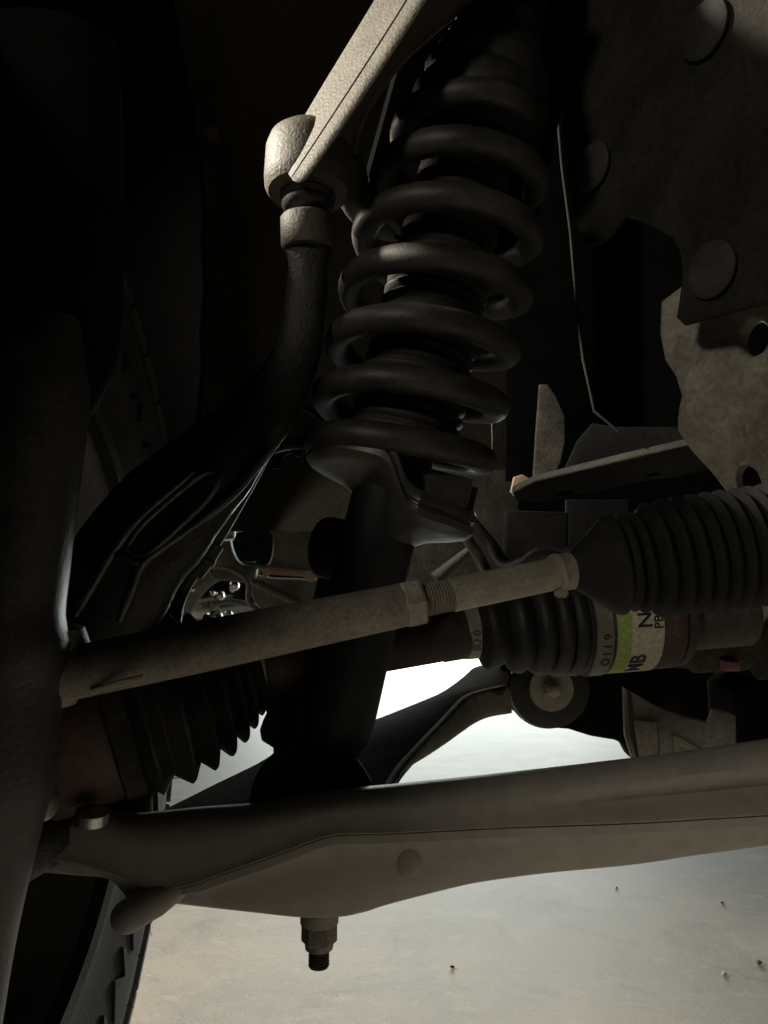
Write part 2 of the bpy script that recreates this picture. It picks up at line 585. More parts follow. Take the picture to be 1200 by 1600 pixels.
# ------------------------------------------------------------------ wheel: tyre and rim
WC = Vector((-0.333, 0.445, 0.398))
t = thing('wheel', 'black tyre and dark rim at lower left, seen from its inner side', 'wheel', (WC.x, WC.y, 0))
prof = [(0.118, 0.232), (0.121, 0.245), (0.119, 0.256), (0.123, 0.27), (0.127, 0.30), (0.127, 0.325), (0.1255, 0.326), (0.1255, 0.332), (0.124, 0.333), (0.120, 0.36), (0.110, 0.376), (0.10, 0.381), (0.05, 0.386), (0, 0.387)]
full = prof + [(-a, r) for a, r in reversed(prof[:-1])] + [(-0.10, 0.225), (0.10, 0.225)]
NS = 96
rings = [[WC + Vector((a, r * math.sin(2 * math.pi * k / NS), r * math.cos(2 * math.pi * k / NS))) for a, r in full] for k in range(NS)]
vs, fs = rings_mesh(rings, closed=True)
obj('tyre', vs, fs, 'tyre', t, 40)
# rim barrel: inner lip, drop centre, disc
rp = [(0.124, 0.222), (0.126, 0.230), (0.122, 0.235), (0.117, 0.232), (0.116, 0.226), (0.105, 0.215), (0.085, 0.212), (0.07, 0.198), (0.0, 0.192), (-0.05, 0.187), (-0.07, 0.10), (-0.075, 0.03), (-0.085, 0.03), (-0.085, 0.10), (-0.066, 0.195), (0.0, 0.20), (0.068, 0.205), (0.084, 0.219), (0.104, 0.222), (0.115, 0.2235)]
rings = [[WC + Vector((a, r * math.sin(2 * math.pi * k / NS), r * math.cos(2 * math.pi * k / NS))) for a, r in rp] for k in range(NS)]
vs, fs = rings_mesh(rings, closed=True)
obj('rim', vs, fs, 'rim', t, 40)
# shoulder tread blocks
NB = 44
first = None
for k in range(NB):
    if first is None:
        bm = bmesh.new()
        pts = [(0.085, 0.384), (0.120, 0.352), (0.1235, 0.36), (0.119, 0.380), (0.108, 0.392), (0.085, 0.395)]
        ring = []
        for ang, sk in ((-0.062, 0.0), (0.062, 0.03)):
            ring.append([Vector((a, r * math.sin(ang + sk * (a - 0.1) * 10), r * math.cos(ang + sk * (a - 0.1) * 10))) for a, r in pts])
        vs, fs = rings_mesh(ring)
        first = obj('tread_block', [WC + v for v in vs], fs, 'tyre', t, 30)
        for v in first.data.vertices:
            v.co += Vector((t.location)) - WC
        first.location = WC - Vector(t.location)
    else:
        b = dup(first)
        b.rotation_euler = (2 * math.pi * k / NB, 0, 0)
# sidewall zigzag ribs and whiskers
ZB = 36
zf = None
for k in range(ZB):
    if zf is None:
        q = [(0.290, -0.075), (0.306, -0.025), (0.292, 0.006), (0.312, 0.07), (0.306, 0.075), (0.286, 0.010), (0.300, -0.025), (0.284, -0.075)]
        def sw(r, a, o):
            x = interp([(0.256, 0.119), (0.27, 0.123), (0.30, 0.127), (0.333, 0.124), (0.36, 0.120), (0.376, 0.11)], r)
            return Vector((x + o, r * math.sin(a), r * math.cos(a)))
        vs = [WC + sw(r, a, -0.002) for r, a in q] + [WC + sw(r, a, 0.0030) for r, a in q]
        n_ = len(q)
        fs = [(3, 2, 5, 4), (2, 1, 6, 5), (1, 0, 7, 6)]
        fs = fs + [tuple(i + n_ for i in f) for f in fs] + [(i, (i + 1) % n_, n_ + (i + 1) % n_, n_ + i) for i in range(n_)]
        zf = obj('sidewall_rib', vs, fs, 'tyre', t, 30)
        for v in zf.data.vertices:
            v.co += Vector((t.location)) - WC
        zf.location = WC - Vector(t.location)
    else:
        b = dup(zf)
        b.rotation_euler = (2 * math.pi * k / ZB, 0, 0)
wf = None
for k, (ang, r, ln) in enumerate([(100 + 4.2 * i + random.uniform(-1.5, 1.5), random.uniform(0.34, 0.38), random.uniform(0.004, 0.009)) for i in range(22)]):
    a = math.radians(ang)
    x = interp([(0.30, 0.127), (0.333, 0.124), (0.36, 0.120), (0.376, 0.11)], r) + (0.006 if r > 0.352 else 0)
    p = WC + Vector((x, r * math.sin(a), r * math.cos(a)))
    sweep('rubber_whisker', [p - Vector((0.003, 0, 0)), p + Vector((ln * 0.6, 0.001, 0)), p + Vector((ln, random.uniform(-0.002, 0.002), random.uniform(-0.002, 0.002)))], [(0, 0.0007), (1, 0.0003)], 'tyre', t, 5)

# ------------------------------------------------------------------ chassis on the right
# back sheet panels
t = thing('chassis_rail', 'dark dusty chassis side member with round holes at the right edge', 'chassis', P(1130, 700, 0.48))
nR = Vector((0.9, 0.7, 0.08))
lower = [(1030, 470), (1070, 440), (1290, 400), (1290, 930), (1215, 890), (1180, 850), (1145, 785), (1110, 740), (1075, 702), (1056, 672), (1057, 640), (1062, 618), (1053, 588), (1036, 562), (1028, 520)]
def ell(cx, cy, rx, ry, rot=0, n=10):
    return [(cx + rx * math.cos(a) * math.cos(rot) - ry * math.sin(a) * math.sin(rot), cy + rx * math.cos(a) * math.sin(rot) + ry * math.sin(a) * math.cos(rot)) for a in [2 * math.pi * i / n for i in range(n)]]
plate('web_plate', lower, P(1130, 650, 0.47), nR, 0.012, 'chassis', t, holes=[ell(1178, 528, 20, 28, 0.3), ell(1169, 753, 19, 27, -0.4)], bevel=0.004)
# folded ridge on the plate
plate('pressed_panel', [(1058, 652), (1072, 630), (1090, 611), (1115, 592), (1145, 573), (1180, 556), (1290, 500), (1290, 930), (1218, 890), (1183, 850), (1148, 785), (1113, 740), (1078, 702), (1059, 674)], P(1130, 650, 0.47) - nR.normalized() * 0.0022, nR, 0.003, 'chassis', t, holes=[ell(1169, 753, 19, 27, -0.4)], bevel=0.0012)
# lower rail running back
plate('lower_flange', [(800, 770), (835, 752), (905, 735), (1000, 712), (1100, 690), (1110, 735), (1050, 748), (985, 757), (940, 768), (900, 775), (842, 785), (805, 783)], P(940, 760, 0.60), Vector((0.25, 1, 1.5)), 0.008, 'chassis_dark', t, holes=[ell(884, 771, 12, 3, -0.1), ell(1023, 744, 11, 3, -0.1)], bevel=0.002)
plate('rail_face', [(838, 770), (880, 735), (900, 690), (925, 660), (960, 666), (1060, 666), (1105, 700), (1000, 716), (900, 738)], P(960, 700, 0.66), Vector((0.3, 1, 0)), 0.01, 'black', t)  # rail in near-black, its shade put into the colour
plate('dark_fill_sheet', [(790, 200), (930, 200), (930, 690), (880, 750), (790, 750)], P(860, 500, 0.74), Vector((0.1, 1, 0)), 0.01, 'void', t)  # near-black sheet added where only darkness shows
plate('side_web', [(842, 600), (856, 600), (870, 618), (884, 648), (885, 690), (878, 724), (866, 746), (832, 746), (836, 680)], P(855, 680, 0.68), Vector((0.2, 1, 0)), 0.006, 'arm_dark', t, bevel=0.002)
plate('recess_shade', [(842, -90), (1150, -90), (1150, 672), (940, 672), (900, 560)], P(900, 300, 0.78), Vector((0.25, 1, 0)), 0.006, 'void', t, bevel=0.0015)  # near-black sheet standing in for the shaded recess
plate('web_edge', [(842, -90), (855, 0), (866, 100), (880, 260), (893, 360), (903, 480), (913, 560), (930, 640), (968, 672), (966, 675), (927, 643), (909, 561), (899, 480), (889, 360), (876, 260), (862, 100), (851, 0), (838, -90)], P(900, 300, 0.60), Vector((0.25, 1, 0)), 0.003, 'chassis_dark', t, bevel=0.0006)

t = thing('splash_flap', 'dark felt splash flap held by round plugs at upper right', 'splash flap', P(1050, 250, 0.46))
fp = P(1050, 250, 0.465)
nF = Vector((1, 0.5, 0.06))
plate('flap_sheet', [(868, -100), (1330, -100), (1330, 440), (1200, 472), (1068, 508), (1056, 496), (1060, 470), (1066, 430), (1062, 395), (1050, 372), (1010, 350), (975, 340), (955, 365), (935, 382), (912, 380), (898, 352), (886, 290), (876, 180)], fp, nF, 0.004, 'flap', t, bevel=0.0012)
def on(px, py, O, n):
    r = P(px, py, 1) - CAM
    return CAM + r * ((O - CAM).dot(n) / r.dot(n))
pf = None
for (px, py) in ((930, 261), (1105, 49), (1117, 422)):
    c = on(px, py, fp, nF)
    if pf is None:
        pf = lathe('push_plug', c - nF.normalized() * 0.0065, c + nF, [(0, 0.0005), (0.0002, 0.006), (0.0012, 0.0135), (0.003, 0.0162), (0.0045, 0.0162), (0.0052, 0.009), (0.012, 0.007)], 'plug', t, 28)
        pc = c
    else:
        b = dup(pf)
        b.location = c - pc

# cross member behind the axle, bracket for the rear bushing and the skid bracket
t = thing('differential_carrier', 'dark brown differential housing behind the axle at the right edge', 'differential', P(1120, 1000, 0.62))
A, B = P(1010, 970, 0.60), P(1330, 955, 0.60)
lathe('carrier_neck', A, B, [(0, 0.03), (0.005, 0.036), (0.03, 0.038), (0.034, 0.042), (0.07, 0.042), (0.075, 0.05), (0.16, 0.055)], 'arm_dark', t, 36)
plate('carrier_body', [(1155, 1020), (1168, 1060), (1145, 1080), (1150, 1180), (1320, 1180), (1320, 900), (1165, 900)], P(1190, 1040, 0.58), Vector((0.2, 1, 0)), 0.10, 'black', t, bevel=0.008)
plate('dark_backing', [(880, 1000), (905, 900), (1300, 900), (1300, 1170), (1010, 1150), (960, 1100)], P(1050, 1040, 0.80), Vector((0, 1, 0)), 0.04, 'black', t, bevel=0.01)  # dark sheet added to close the black area behind the joint
plate('pink_tab', [(1132, 1032), (1157, 1034), (1157, 1049), (1132, 1048)], P(1145, 1040, 0.56), Vector((0, 1, 0)), 0.008, 'pink', t, bevel=0.001)

t = thing('rear_bushing_bracket', 'black bracket holding the washer and bolt of the rear bushing', 'bracket', P(870, 1080, 0.67))
plate('bracket_plate', [(775, 1000), (786, 1060), (787, 1085), (799, 1108), (822, 1127), (852, 1137), (890, 1140), (925, 1151), (962, 1157), (975, 1163), (984, 1180), (1001, 1196), (1040, 1190), (1040, 990), (900, 960)], P(860, 1080, 0.665), Vector((0, 1, 0)), 0.02, 'black', t, bevel=0.004)
c = P(860, 1075, 0.655)
lathe('bushing', c, c + Vector((0, 1, 0)), [(0, 0.027), (0.002, 0.034), (0.014, 0.036)], 'rubber', t, 40)
w = lathe('washer', c - Vector((0, 0.006, 0)), c + Vector((0, 1, 0)), [(0, 0.013), (0.0008, 0.0185), (0.003, 0.0192), (0.008, 0.0192)], 'bushing', t, 40)
lathe('bolt_head_or_glint', c - Vector((0, 0.014, 0)), c + Vector((0, 1, 0)), [(0, 0.0045), (0.001, 0.0072), (0.010, 0.0078)], 'bushing', w, hexa=True, smooth=20)
lathe('bolt_end', c + Vector((0, -0.017, 0)), c + Vector((0, 1, 0)), [(0, 0.003), (0.0006, 0.004), (0.005, 0.004)], 'bushing', t, 16)

t = thing('skid_bracket', 'grey pressed bracket with a notched top behind the lower arm at right', 'bracket', P(1060, 1150, 0.52))
so, sn = P(1060, 1140, 0.52), Vector((0.15, 1, 0))
plate('bracket_face', [(974, 1074), (1024, 1102), (1070, 1120), (1106, 1128), (1114, 1109), (1122, 1108), (1150, 1117), (1154, 1230), (1000, 1230), (990, 1186), (979, 1150)], so, sn, 0.006, 'greymetal', t, bevel=0.0015)
plate('raised_panel', [(990, 1125), (1028, 1128), (1030, 1230), (1004, 1230), (996, 1175)], so + sn.normalized() * -0.003, sn, 0.004, 'chassis', t, bevel=0.001)
plate('raised_rib', [(1052, 1150), (1064, 1152), (1098, 1172), (1098, 1178), (1062, 1166), (1062, 1230), (1052, 1230)], so + sn.normalized() * -0.003, sn, 0.004, 'chassis', t, bevel=0.001)
plate('side_flange', [(974, 1074), (980, 1077), (985, 1150), (997, 1186), (1006, 1230), (996, 1230), (988, 1186), (977, 1150)], so + sn.normalized() * -0.008, sn, 0.008, 'greymetal', t, bevel=0.001)

# body panel behind the shock
t = thing('inner_body_panel', 'light grey body panel behind the shock with a black box beside it', 'panel', P(740, 830, 0.85))
plate('panel_sheet', [(630, 730), (800, 735), (812, 760), (812, 960), (600, 960)], P(720, 830, 0.88), Vector((-0.2, 1, 0)), 0.006, 'chassis_far', t)
plate('black_box', [(789, 796), (888, 800), (888, 890), (789, 890)], P(840, 840, 0.72), Vector((0.1, 1, 0)), 0.06, 'black', t, bevel=0.003)
plate('gap_shade_sheet', [(885, 780), (985, 780), (985, 900), (885, 900)], P(930, 840, 0.82), Vector((0.1, 1, 0)), 0.01, 'black', t, bevel=0.003)  # solid near-black sheet painted as the shade of a gap
plate('rusty_tab', [(803, 745), (816, 741), (840, 755), (842, 766), (808, 778), (798, 768)], P(820, 760, 0.66), Vector((0, 1, 0)), 0.005, 'rustflange', t, bevel=0.001)
c = P(704, 838, 0.84)
lathe('body_bolt', c - Vector((0, 0.012, 0)), c + Vector((0, 1, 0)), [(0, 0.003), (0.001, 0.006), (0.012, 0.006)], 'black', t, 14)
sweep('pressed_rib', [P(680, 905, 0.85), P(745, 850, 0.86)], [(0, 0.008), (1, 0.004)], 'chassis_far', t, 10)
sweep('brake_pipe', catmull([P(722, 830, 0.70), P(745, 865, 0.70), P(765, 905, 0.68), P(775, 935, 0.66)], 6), [(0, 0.005), (1, 0.006)], 'bolt', None, 12, origin=P(745, 865, 0.70))
tag(bpy.data.objects['brake_pipe'], 'scraped bare metal pipe slanting down behind the tie rod', 'pipe')
o = sweep('black_hose', catmull([P(735, 815, 0.69), P(765, 850, 0.68), P(790, 885, 0.66), P(820, 880, 0.64), P(850, 862, 0.62), P(900, 870, 0.6)], 8), [(0, 0.006), (1, 0.007)], 'rubber', None, 12, origin=P(790, 885, 0.66))
tag(o, 'black hose curling above the tie rod near the steering gaiter', 'hose')

# ------------------------------------------------------------------ far underbody between knuckle and shock
t = thing('crossmember', 'grey brown underbody crossmember seen behind the knuckle', 'crossmember', P(420, 880, 1.2))
cz = Vector((0, 1, 0))
plate('upper_plate', [(300, 700), (560, 700), (560, 830), (510, 860), (500, 894), (448, 892), (400, 886), (395, 912), (330, 905), (300, 830)], P(430, 830, 1.25), Vector((0.1, 1, 0)), 0.02, 'chassis_far', t, holes=[[(358, 842), (372, 829), (410, 827), (424, 836), (424, 868), (412, 884), (372, 878)]], bevel=0.004)
plate('lip_flange', [(398, 884), (420, 889), (505, 896), (505, 904), (492, 903), (490, 909), (478, 908), (476, 901), (420, 897), (417, 903), (411, 902), (409, 892)], P(430, 890, 1.23), cz, 0.006, 'rustflange', t, bevel=0.001)
plate('lower_plate', [(395, 900), (425, 905), (515, 908), (515, 1000), (430, 975), (405, 950), (396, 940), (386, 915)], P(430, 930, 1.28), Vector((0.1, 1, 0.2)), 0.02, 'chassis_far', t, bevel=0.004)
sweep('diagonal_rib', [P(394, 907, 1.26), P(470, 945, 1.26)], [(0, 0.007), (1, 0.007)], 'chassis_far', t, 10)
sweep('edge_bead', catmull([P(325, 885, 1.22), P(350, 886, 1.22), P(375, 897, 1.22), P(388, 912, 1.22), P(389, 940, 1.22), P(410, 958, 1.22), P(440, 975, 1.22)], 6), [(0, 0.004), (1, 0.004)], 'chassis_far', t, 10)
sweep('pipe_clip', catmull([P(400, 812, 1.22), P(402, 822, 1.22), P(418, 823, 1.22), P(420, 812, 1.22), P(410, 808, 1.22)], 5), [(0, 0.003), (1, 0.003)], 'chassis_far', t, 8)
plate('far_bracket', [(310, 822), (345, 814), (368, 820), (366, 842), (312, 845)], P(340, 830, 1.22), Vector((0, 1, 0.8)), 0.01, 'greymetal', t, bevel=0.002)
plate('bright_tab', [(338, 836), (362, 834), (365, 841), (336, 843)], P(350, 838, 1.20), Vector((0, 1, -2.5)), 0.004, 'bright', t, bevel=0.001)

t = thing('exhaust_section', 'shiny exhaust and gearbox parts glinting beyond the crossmember', 'exhaust', P(330, 940, 1.9))
rnd = random.Random(3)
lathe('silencer', P(250, 960, 1.9), P(450, 930, 2.1), [(0, 0.03), (0.02, 0.06), (0.03, 0.065), (0.12, 0.065), (0.125, 0.06), (0.13, 0.065), (0.26, 0.065), (0.3, 0.03)], 'bright', t, 40)
for i, (x, y, r) in enumerate([(363, 904, 0.007), (366, 913, 0.011), (362, 921, 0.005), (344, 929, 0.010), (332, 926, 0.006), (335, 963, 0.020), (357, 958, 0.009), (300, 920, 0.006), (310, 970, 0.006)]):  # polished beads added to catch the doorway as glints
    c = P(x, y, 1.75)
    a = lathe('bolt_head_or_glint', c - Vector((0, r, 0)), c + Vector((0, 1, -0.2)), [(0, 0.001), (0.15 * r, r * 0.6), (0.5 * r, r * 0.92), (r, r), (2 * r, r * 0.9)], 'bright', t, 16, 60)
sweep('exhaust_pipe', catmull([P(270, 990, 1.8), P(300, 930, 1.8), P(340, 895, 1.82), P(400, 890, 1.9)], 8), [(0, 0.02), (1, 0.02)], 'greymetal', t, 20)
sweep('heat_shield_edge', catmull([P(330, 945, 1.72), P(360, 940, 1.74), P(390, 945, 1.76)], 6), [(0, 0.006), (1, 0.006)], 'greymetal', t, 10)
sweep('gear_rod', catmull([P(285, 985, 1.7), P(320, 975, 1.7), P(380, 978, 1.72), P(420, 968, 1.76)], 6), [(0, 0.012), (1, 0.012)], 'greymetal', t, 12)

# ------------------------------------------------------------------ strut axis
SB, STOP = P(515, 1165, 0.455), P(775, 60, 0.50)
AD = (STOP - SB).normalized()
E1 = (RT - AD * RT.dot(AD)).normalized()
E2 = AD.cross(E1).normalized()
if E2.y < 0:
    E2 = -E2
def axis_t(y):
    lo, hi = -0.2, 0.8
    for _ in range(50):
        m = (lo + hi) / 2
        if proj(SB + AD * m)[1] > y:
            lo = m
        else:
            hi = m
    return lo
def axp(y):
    return SB + AD * axis_t(y)
def around(tt, th, r):
    a = math.radians(th)
    return SB + AD * tt + (E1 * math.cos(a) + E2 * math.sin(a)) * r

# shock absorber
t = thing('shock_absorber', 'black shock absorber tube standing on the lower arm inside the coil', 'shock absorber', SB)
L0 = axis_t(700)
lathe('tube', SB, STOP, [(-0.004, 0.008), (-0.003, 0.016), (0.004, 0.0205), (0.016, 0.0232), (0.06, 0.0232), (L0 - 0.03, 0.0222), (L0, 0.0222)], 'shock', t, 48)
# spring seat: helical dish
seat_t = axis_t(742)
htab = [(0, -0.024), (30, -0.023), (70, -0.013), (120, -0.002), (180, 0.0), (225, 0.004), (256, 0.004), (266, 0.001), (280, -0.018), (290, -0.023), (300, -0.024), (360, -0.024)]
sec = [(0.022, -0.016), (0.030, -0.012), (0.046, -0.0075), (0.0515, -0.0055), (0.0540, -0.003), (0.0540, 0.0012), (0.0520, 0.0022), (0.0520, 0.0032), (0.0538, 0.0042), (0.0538, 0.0085), (0.0525, 0.0105), (0.050, 0.0105), (0.049, 0.004), (0.028, 0.002), (0.022, 0.004)]
rings = []
for k in range(96):
    th = 360 * k / 96
    h = sint(htab, th)
    rings.append([around(seat_t + h + z, th, r * (1.0 if not 285 < th < 345 else 1.05)) for r, z in sec])
vs, fs = rings_mesh(rings, closed=True)
st = obj('spring_seat', vs, fs, 'seat', t, 40)
q = around(seat_t - 0.012, 315, 0.046)
box('seat_stop', q + AD * 0.004, 0.034, 0.012, 0.022, 'rubber', t, Matrix.Rotation(math.radians(14), 3, 'Y'), 0.004)
# dust boot with ribs inside the coil
b0, b1 = axis_t(690), axis_t(250)
pr = []
k = 0
x = b0
while x < b1:
    u = (x - b0) / (b1 - b0)
    base = 0.0355 - 0.007 * u
    pr += [(x, base - 0.0032), (x + 0.0024, base), (x + 0.0040, base), (x + 0.0062, base - 0.0032)]
    x += 0.0074
lathe('dust_boot', SB, STOP, [(b0 - 0.001, 0.02)] + pr + [(b1, 0.02)], 'boot_dust', t, 40, 60)
# upper mount
m0 = axis_t(205)
um = [(-0.012, 0.018), (-0.012, 0.034), (-0.004, 0.040), (0.006, 0.0445), (0.016, 0.0445), (0.023, 0.041), (0.026, 0.0385), (0.028, 0.0400), (0.036, 0.0405), (0.040, 0.0385), (0.042, 0.0355), (0.048, 0.036), (0.052, 0.034), (0.054, 0.031), (0.060, 0.0315), (0.064, 0.029), (0.10, 0.027), (0.16, 0.026)]
lathe('upper_mount', SB, STOP, [(m0 + a, r) for a, r in um], 'rubber', t, 56)
# eyelet at the bottom
ec = P(488, 1232, 0.45)
lathe('eyelet', ec - Vector((0.0, 0.022, 0.0)), ec + Vector((0.02, 1, 0)), [(0, 0.02), (0.002, 0.026), (0.04, 0.027), (0.044, 0.02)], 'shock', t, 40)
lathe('eyelet_bushing', ec - Vector((0.0, 0.027, 0.0)), ec + Vector((0.02, 1, 0)), [(0, 0.006), (0.001, 0.013), (0.008, 0.015)], 'rubber', t, 32)
sweep('neck', [SB + AD * 0.006, SB - AD * 0.01, ec], [(0, 0.0195), (0.5, 0.018), (1, 0.022)], 'shock', t, 28)

# half shell behind the strut, added as spring tower to block the side lamp
tower = bpy.data.objects['chassis_rail']
rings = []
for k in range(25):
    th = 34 + 128 * k / 24
    rings.append([around(axis_t(330), th, 0.066), around(axis_t(-140), th, 0.060), around(axis_t(-140), th, 0.063), around(axis_t(330), th, 0.069)])
vs, fs = rings_mesh(rings)
obj('tower_blocker', vs, fs, 'black', tower, 40)

# coil spring
t = None
hp = []
th = 150.0
while th < 2480:
    if th < 270:
        y = 712 + (270 - th) / 360 * 40
    else:
        y = interp([(270, 712), (630, 630), (990, 545), (1350, 460), (1710, 374), (2070, 290), (2430, 212), (2790, 140)], th)
    R = interp([(150, 0.0500), (400, 0.0525), (1700, 0.0525), (2000, 0.0500), (2480, 0.0420)], th)
    hp.append(around(axis_t(y), th, R))
    th += 7.5
WR = 0.0083
o = sweep('coil_spring', hp, [(0, 0.0075), (0.004, WR), (0.99, WR), (1, 0.007)], 'coil', None, 20, 60, origin=SB)
tag(o, 'thick dusty coil spring wound around the shock absorber', 'spring')

# brake line drop at the coil: thin wire
o = sweep('thin_wire', [P(769, 650, 0.56), P(770, 685, 0.56), P(770, 720, 0.56)], [(0, 0.0008), (1, 0.0008)], 'bolt', None, 6, origin=P(770, 680, 0.56))
tag(o, 'short thin bare wire hanging right of the lowest coils', 'wire')

# rubber stops beside the shock tube
a0, a1 = P(446, 1170, 0.50), P(465, 1060, 0.505)
o = lathe('bump_stop', a0, a1, [(-0.01, 0.006), (0.0, 0.008), (0.004, 0.0165), (0.010, 0.0185), (0.016, 0.0175), (0.021, 0.016), (0.026, 0.019), (0.034, 0.0205), (0.041, 0.0175), (0.045, 0.010), (0.046, 0.001)], 'rubber', None, 32, 60, origin=a0)
tag(o, 'black lobed rubber bump stop beside the lower end of the shock', 'bump stop')
a0, a1 = P(512, 905, 0.52), P(528, 800, 0.52)
o = lathe('rubber_stop', a0, a1, [(0.021 - 0.021 * math.cos(math.pi * k / 16), 0.003 + 0.0135 * math.sin(math.pi * k / 16) ** 0.8) for k in range(17)], 'rubber', None, 32, 60, origin=a0)
tag(o, 'rounded black rubber stop behind the shock, above the tie rod', 'bump stop')
o = sweep('stop_stem', [P(515, 885, 0.53), P(505, 930, 0.53), P(492, 990, 0.53)], [(0, 0.006), (1, 0.0065)], 'shock', None, 16, origin=P(505, 930, 0.53))
tag(o, 'narrow black stem between rounded rubber stop and tie rod', 'stem')

# ------------------------------------------------------------------ lower control arm
t = thing('lower_control_arm', 'long dusty pressed steel lower control arm across the picture', 'control arm', P(600, 1340, 0.41))
top = [(20, 1290), (60, 1284), (110, 1274), (150, 1270), (190, 1282), (240, 1279), (300, 1273), (400, 1265), (460, 1254), (560, 1241), (620, 1235), (750, 1222), (900, 1205), (1000, 1193), (1100, 1180), (1200, 1165), (1330, 1146)]
seam = [(20, 1340), (110, 1345), (190, 1368), (240, 1388), (300, 1381), (345, 1365), (400, 1346), (450, 1328), (500, 1309), (530, 1303), (600, 1301), (700, 1296), (800, 1291), (1000, 1284), (1100, 1278), (1200, 1272), (1330, 1262)]
bot = [(20, 1372), (110, 1380), (165, 1388), (195, 1420), (230, 1430), (262, 1425), (300, 1429), (400, 1440), (470, 1447), (530, 1446), (570, 1438), (600, 1428), (700, 1402), (750, 1391), (850, 1377), (1000, 1362), (1100, 1347), (1200, 1333), (1330, 1312)]
dep = [(20, 0.405), (200, 0.40), (600, 0.40), (900, 0.41), (1330, 0.425)]
rings = []
x = 20
while x <= 1330:
    T, Sm, Bt, d = sint(top, x), sint(seam, x), sint(bot, x), sint(dep, x)
    fl_ = interp([(780, 0), (1000, 0.008), (1330, 0.013)], x)
    lo = interp([(200, 0.3), (320, 1)], x)
    H = Sm - T
    pts = [(T + 6, 0.040, -0.012), (T + 1, 0.026, -0.004), (T, 0.016, 0), (T + 3, 0.009, 0), (T + 0.14 * H, 0.0045, 0), (T + 0.30 * H, 0.0015, 0), (T + 0.48 * H, 0.0005 + fl_ * 0.35, 0), (T + 0.66 * H, 0 + fl_, 0), (T + 0.82 * H, -0.0012 + fl_ * 0.75, 0), (Sm - 5, -0.0020, 0), (Sm - 2, -0.0026, 0), (Sm, -0.0016, 0), (Sm + 1.5, 0.0016, 0), (Sm + 4, 0.0004, 0),
           (Sm + 9 * lo, 0.0002, 0), (Sm + 17 * lo, 0.0002, 0), (Sm + 21 * lo, 0.0022, 0), (Sm + 0.4 * (Bt - Sm), 0.0030, 0), (Sm + 0.65 * (Bt - Sm), 0.0042, 0), (Bt - 8, 0.0065, 0), (Bt - 2, 0.0095, 0), (Bt, 0.014, 0), (Bt, 0.036, 0.002), (Bt - 10, 0.042, 0.004)]
    rings.append([P(x, y, d) + Vector((0, o_, z_)) for y, o_, z_ in pts])
    x += 10
vs, fs = rings_mesh(rings)
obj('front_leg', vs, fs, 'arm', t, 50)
# stamped boss
c = P(636, 1343, 0.4045)
rings = []
for k in range(9):
    a = math.pi / 2 * k / 8
    rings.append([c + Vector((0.0075 * math.cos(a) * math.cos(b) + 0.0015 * math.sin(a) + 0.001 * math.sin(b), -0.0040 * math.sin(a) + 0.001, -0.0095 * math.cos(a) * math.sin(b))) for b in [2 * math.pi * j / 28 for j in range(28)]])
vs, fs = rings_mesh(rings)
obj('stamped_boss', vs, fs, 'arm', t, 70)
# web and rear leg
crease = [(606, 1242), (611, 1228), (627, 1202), (646, 1180), (668, 1156), (690, 1133), (710, 1111), (731, 1090), (758, 1080), (794, 1072)]
lowed = [(608, 1246), (614, 1234), (625, 1213), (644, 1196), (668, 1181), (695, 1163), (720, 1145), (742, 1130), (766, 1120), (800, 1114)]
pl = [(216, 1290), (240, 1272), (290, 1247), (340, 1222), (400, 1193), (440, 1170), (500, 1150), (581, 1125), (618, 1111), (660, 1094), (693, 1079), (723, 1057), (743, 1041), (781, 1037), (796, 1050)] + crease[::-1] + [(590, 1256), (400, 1278), (240, 1288)]
p1, p2, p3 = P(230, 1290, 0.42), P(612, 1240, 0.425), P(800, 1060, 0.64)
nw = (p2 - p1).cross(p3 - p1).normalized()
if nw.z < 0:
    nw = -nw
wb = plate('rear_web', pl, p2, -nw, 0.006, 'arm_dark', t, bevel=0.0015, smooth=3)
cr, le = [], []
for (a, b) in zip(crease, lowed):
    r = P(*a, 1.0) - CAM
    q = CAM + r * ((p2 - CAM).dot(nw) / r.dot(nw))
    d_ = proj(q)[2]
    cr.append(q)
    le.append(P(*b, d_ - 0.004))
cr, le = catmull(cr, 5), catmull(le, 5)
bk = Vector((-0.008, 0.02, 0.0))
rings = [[a + bk + Vector((0, 0, 0.002)), a + Vector((-0.003, 0.005, 0.0004)), a + Vector((-0.0008, 0.001, 0.0006)), a + Vector((0, -0.0004, 0.0002)), a.lerp(b, 0.12) + Vector((0.0004, -0.0006, 0)), a.lerp(b, 0.35) + Vector((0.0008, -0.001, 0)), a.lerp(b, 0.8) + Vector((0.0005, -0.0006, 0)), b, b + Vector((-0.001, 0.0015, -0.0006)), b + bk] for a, b in zip(cr, le)]
vs, fs = rings_mesh(rings)
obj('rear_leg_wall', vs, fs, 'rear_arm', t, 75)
# clevis arch at the shock foot
sweep('clevis_arch', catmull([P(402, 1262, 0.425), P(410, 1222, 0.43), P(432, 1190, 0.435), P(458, 1172, 0.44), P(490, 1168, 0.445), P(530, 1180, 0.445), P(555, 1205, 0.44), P(572, 1235, 0.43)], 6), [(0, 0.005), (0.5, 0.0045), (1, 0.005)], 'arm_dark', t, 14, ell=1.5)
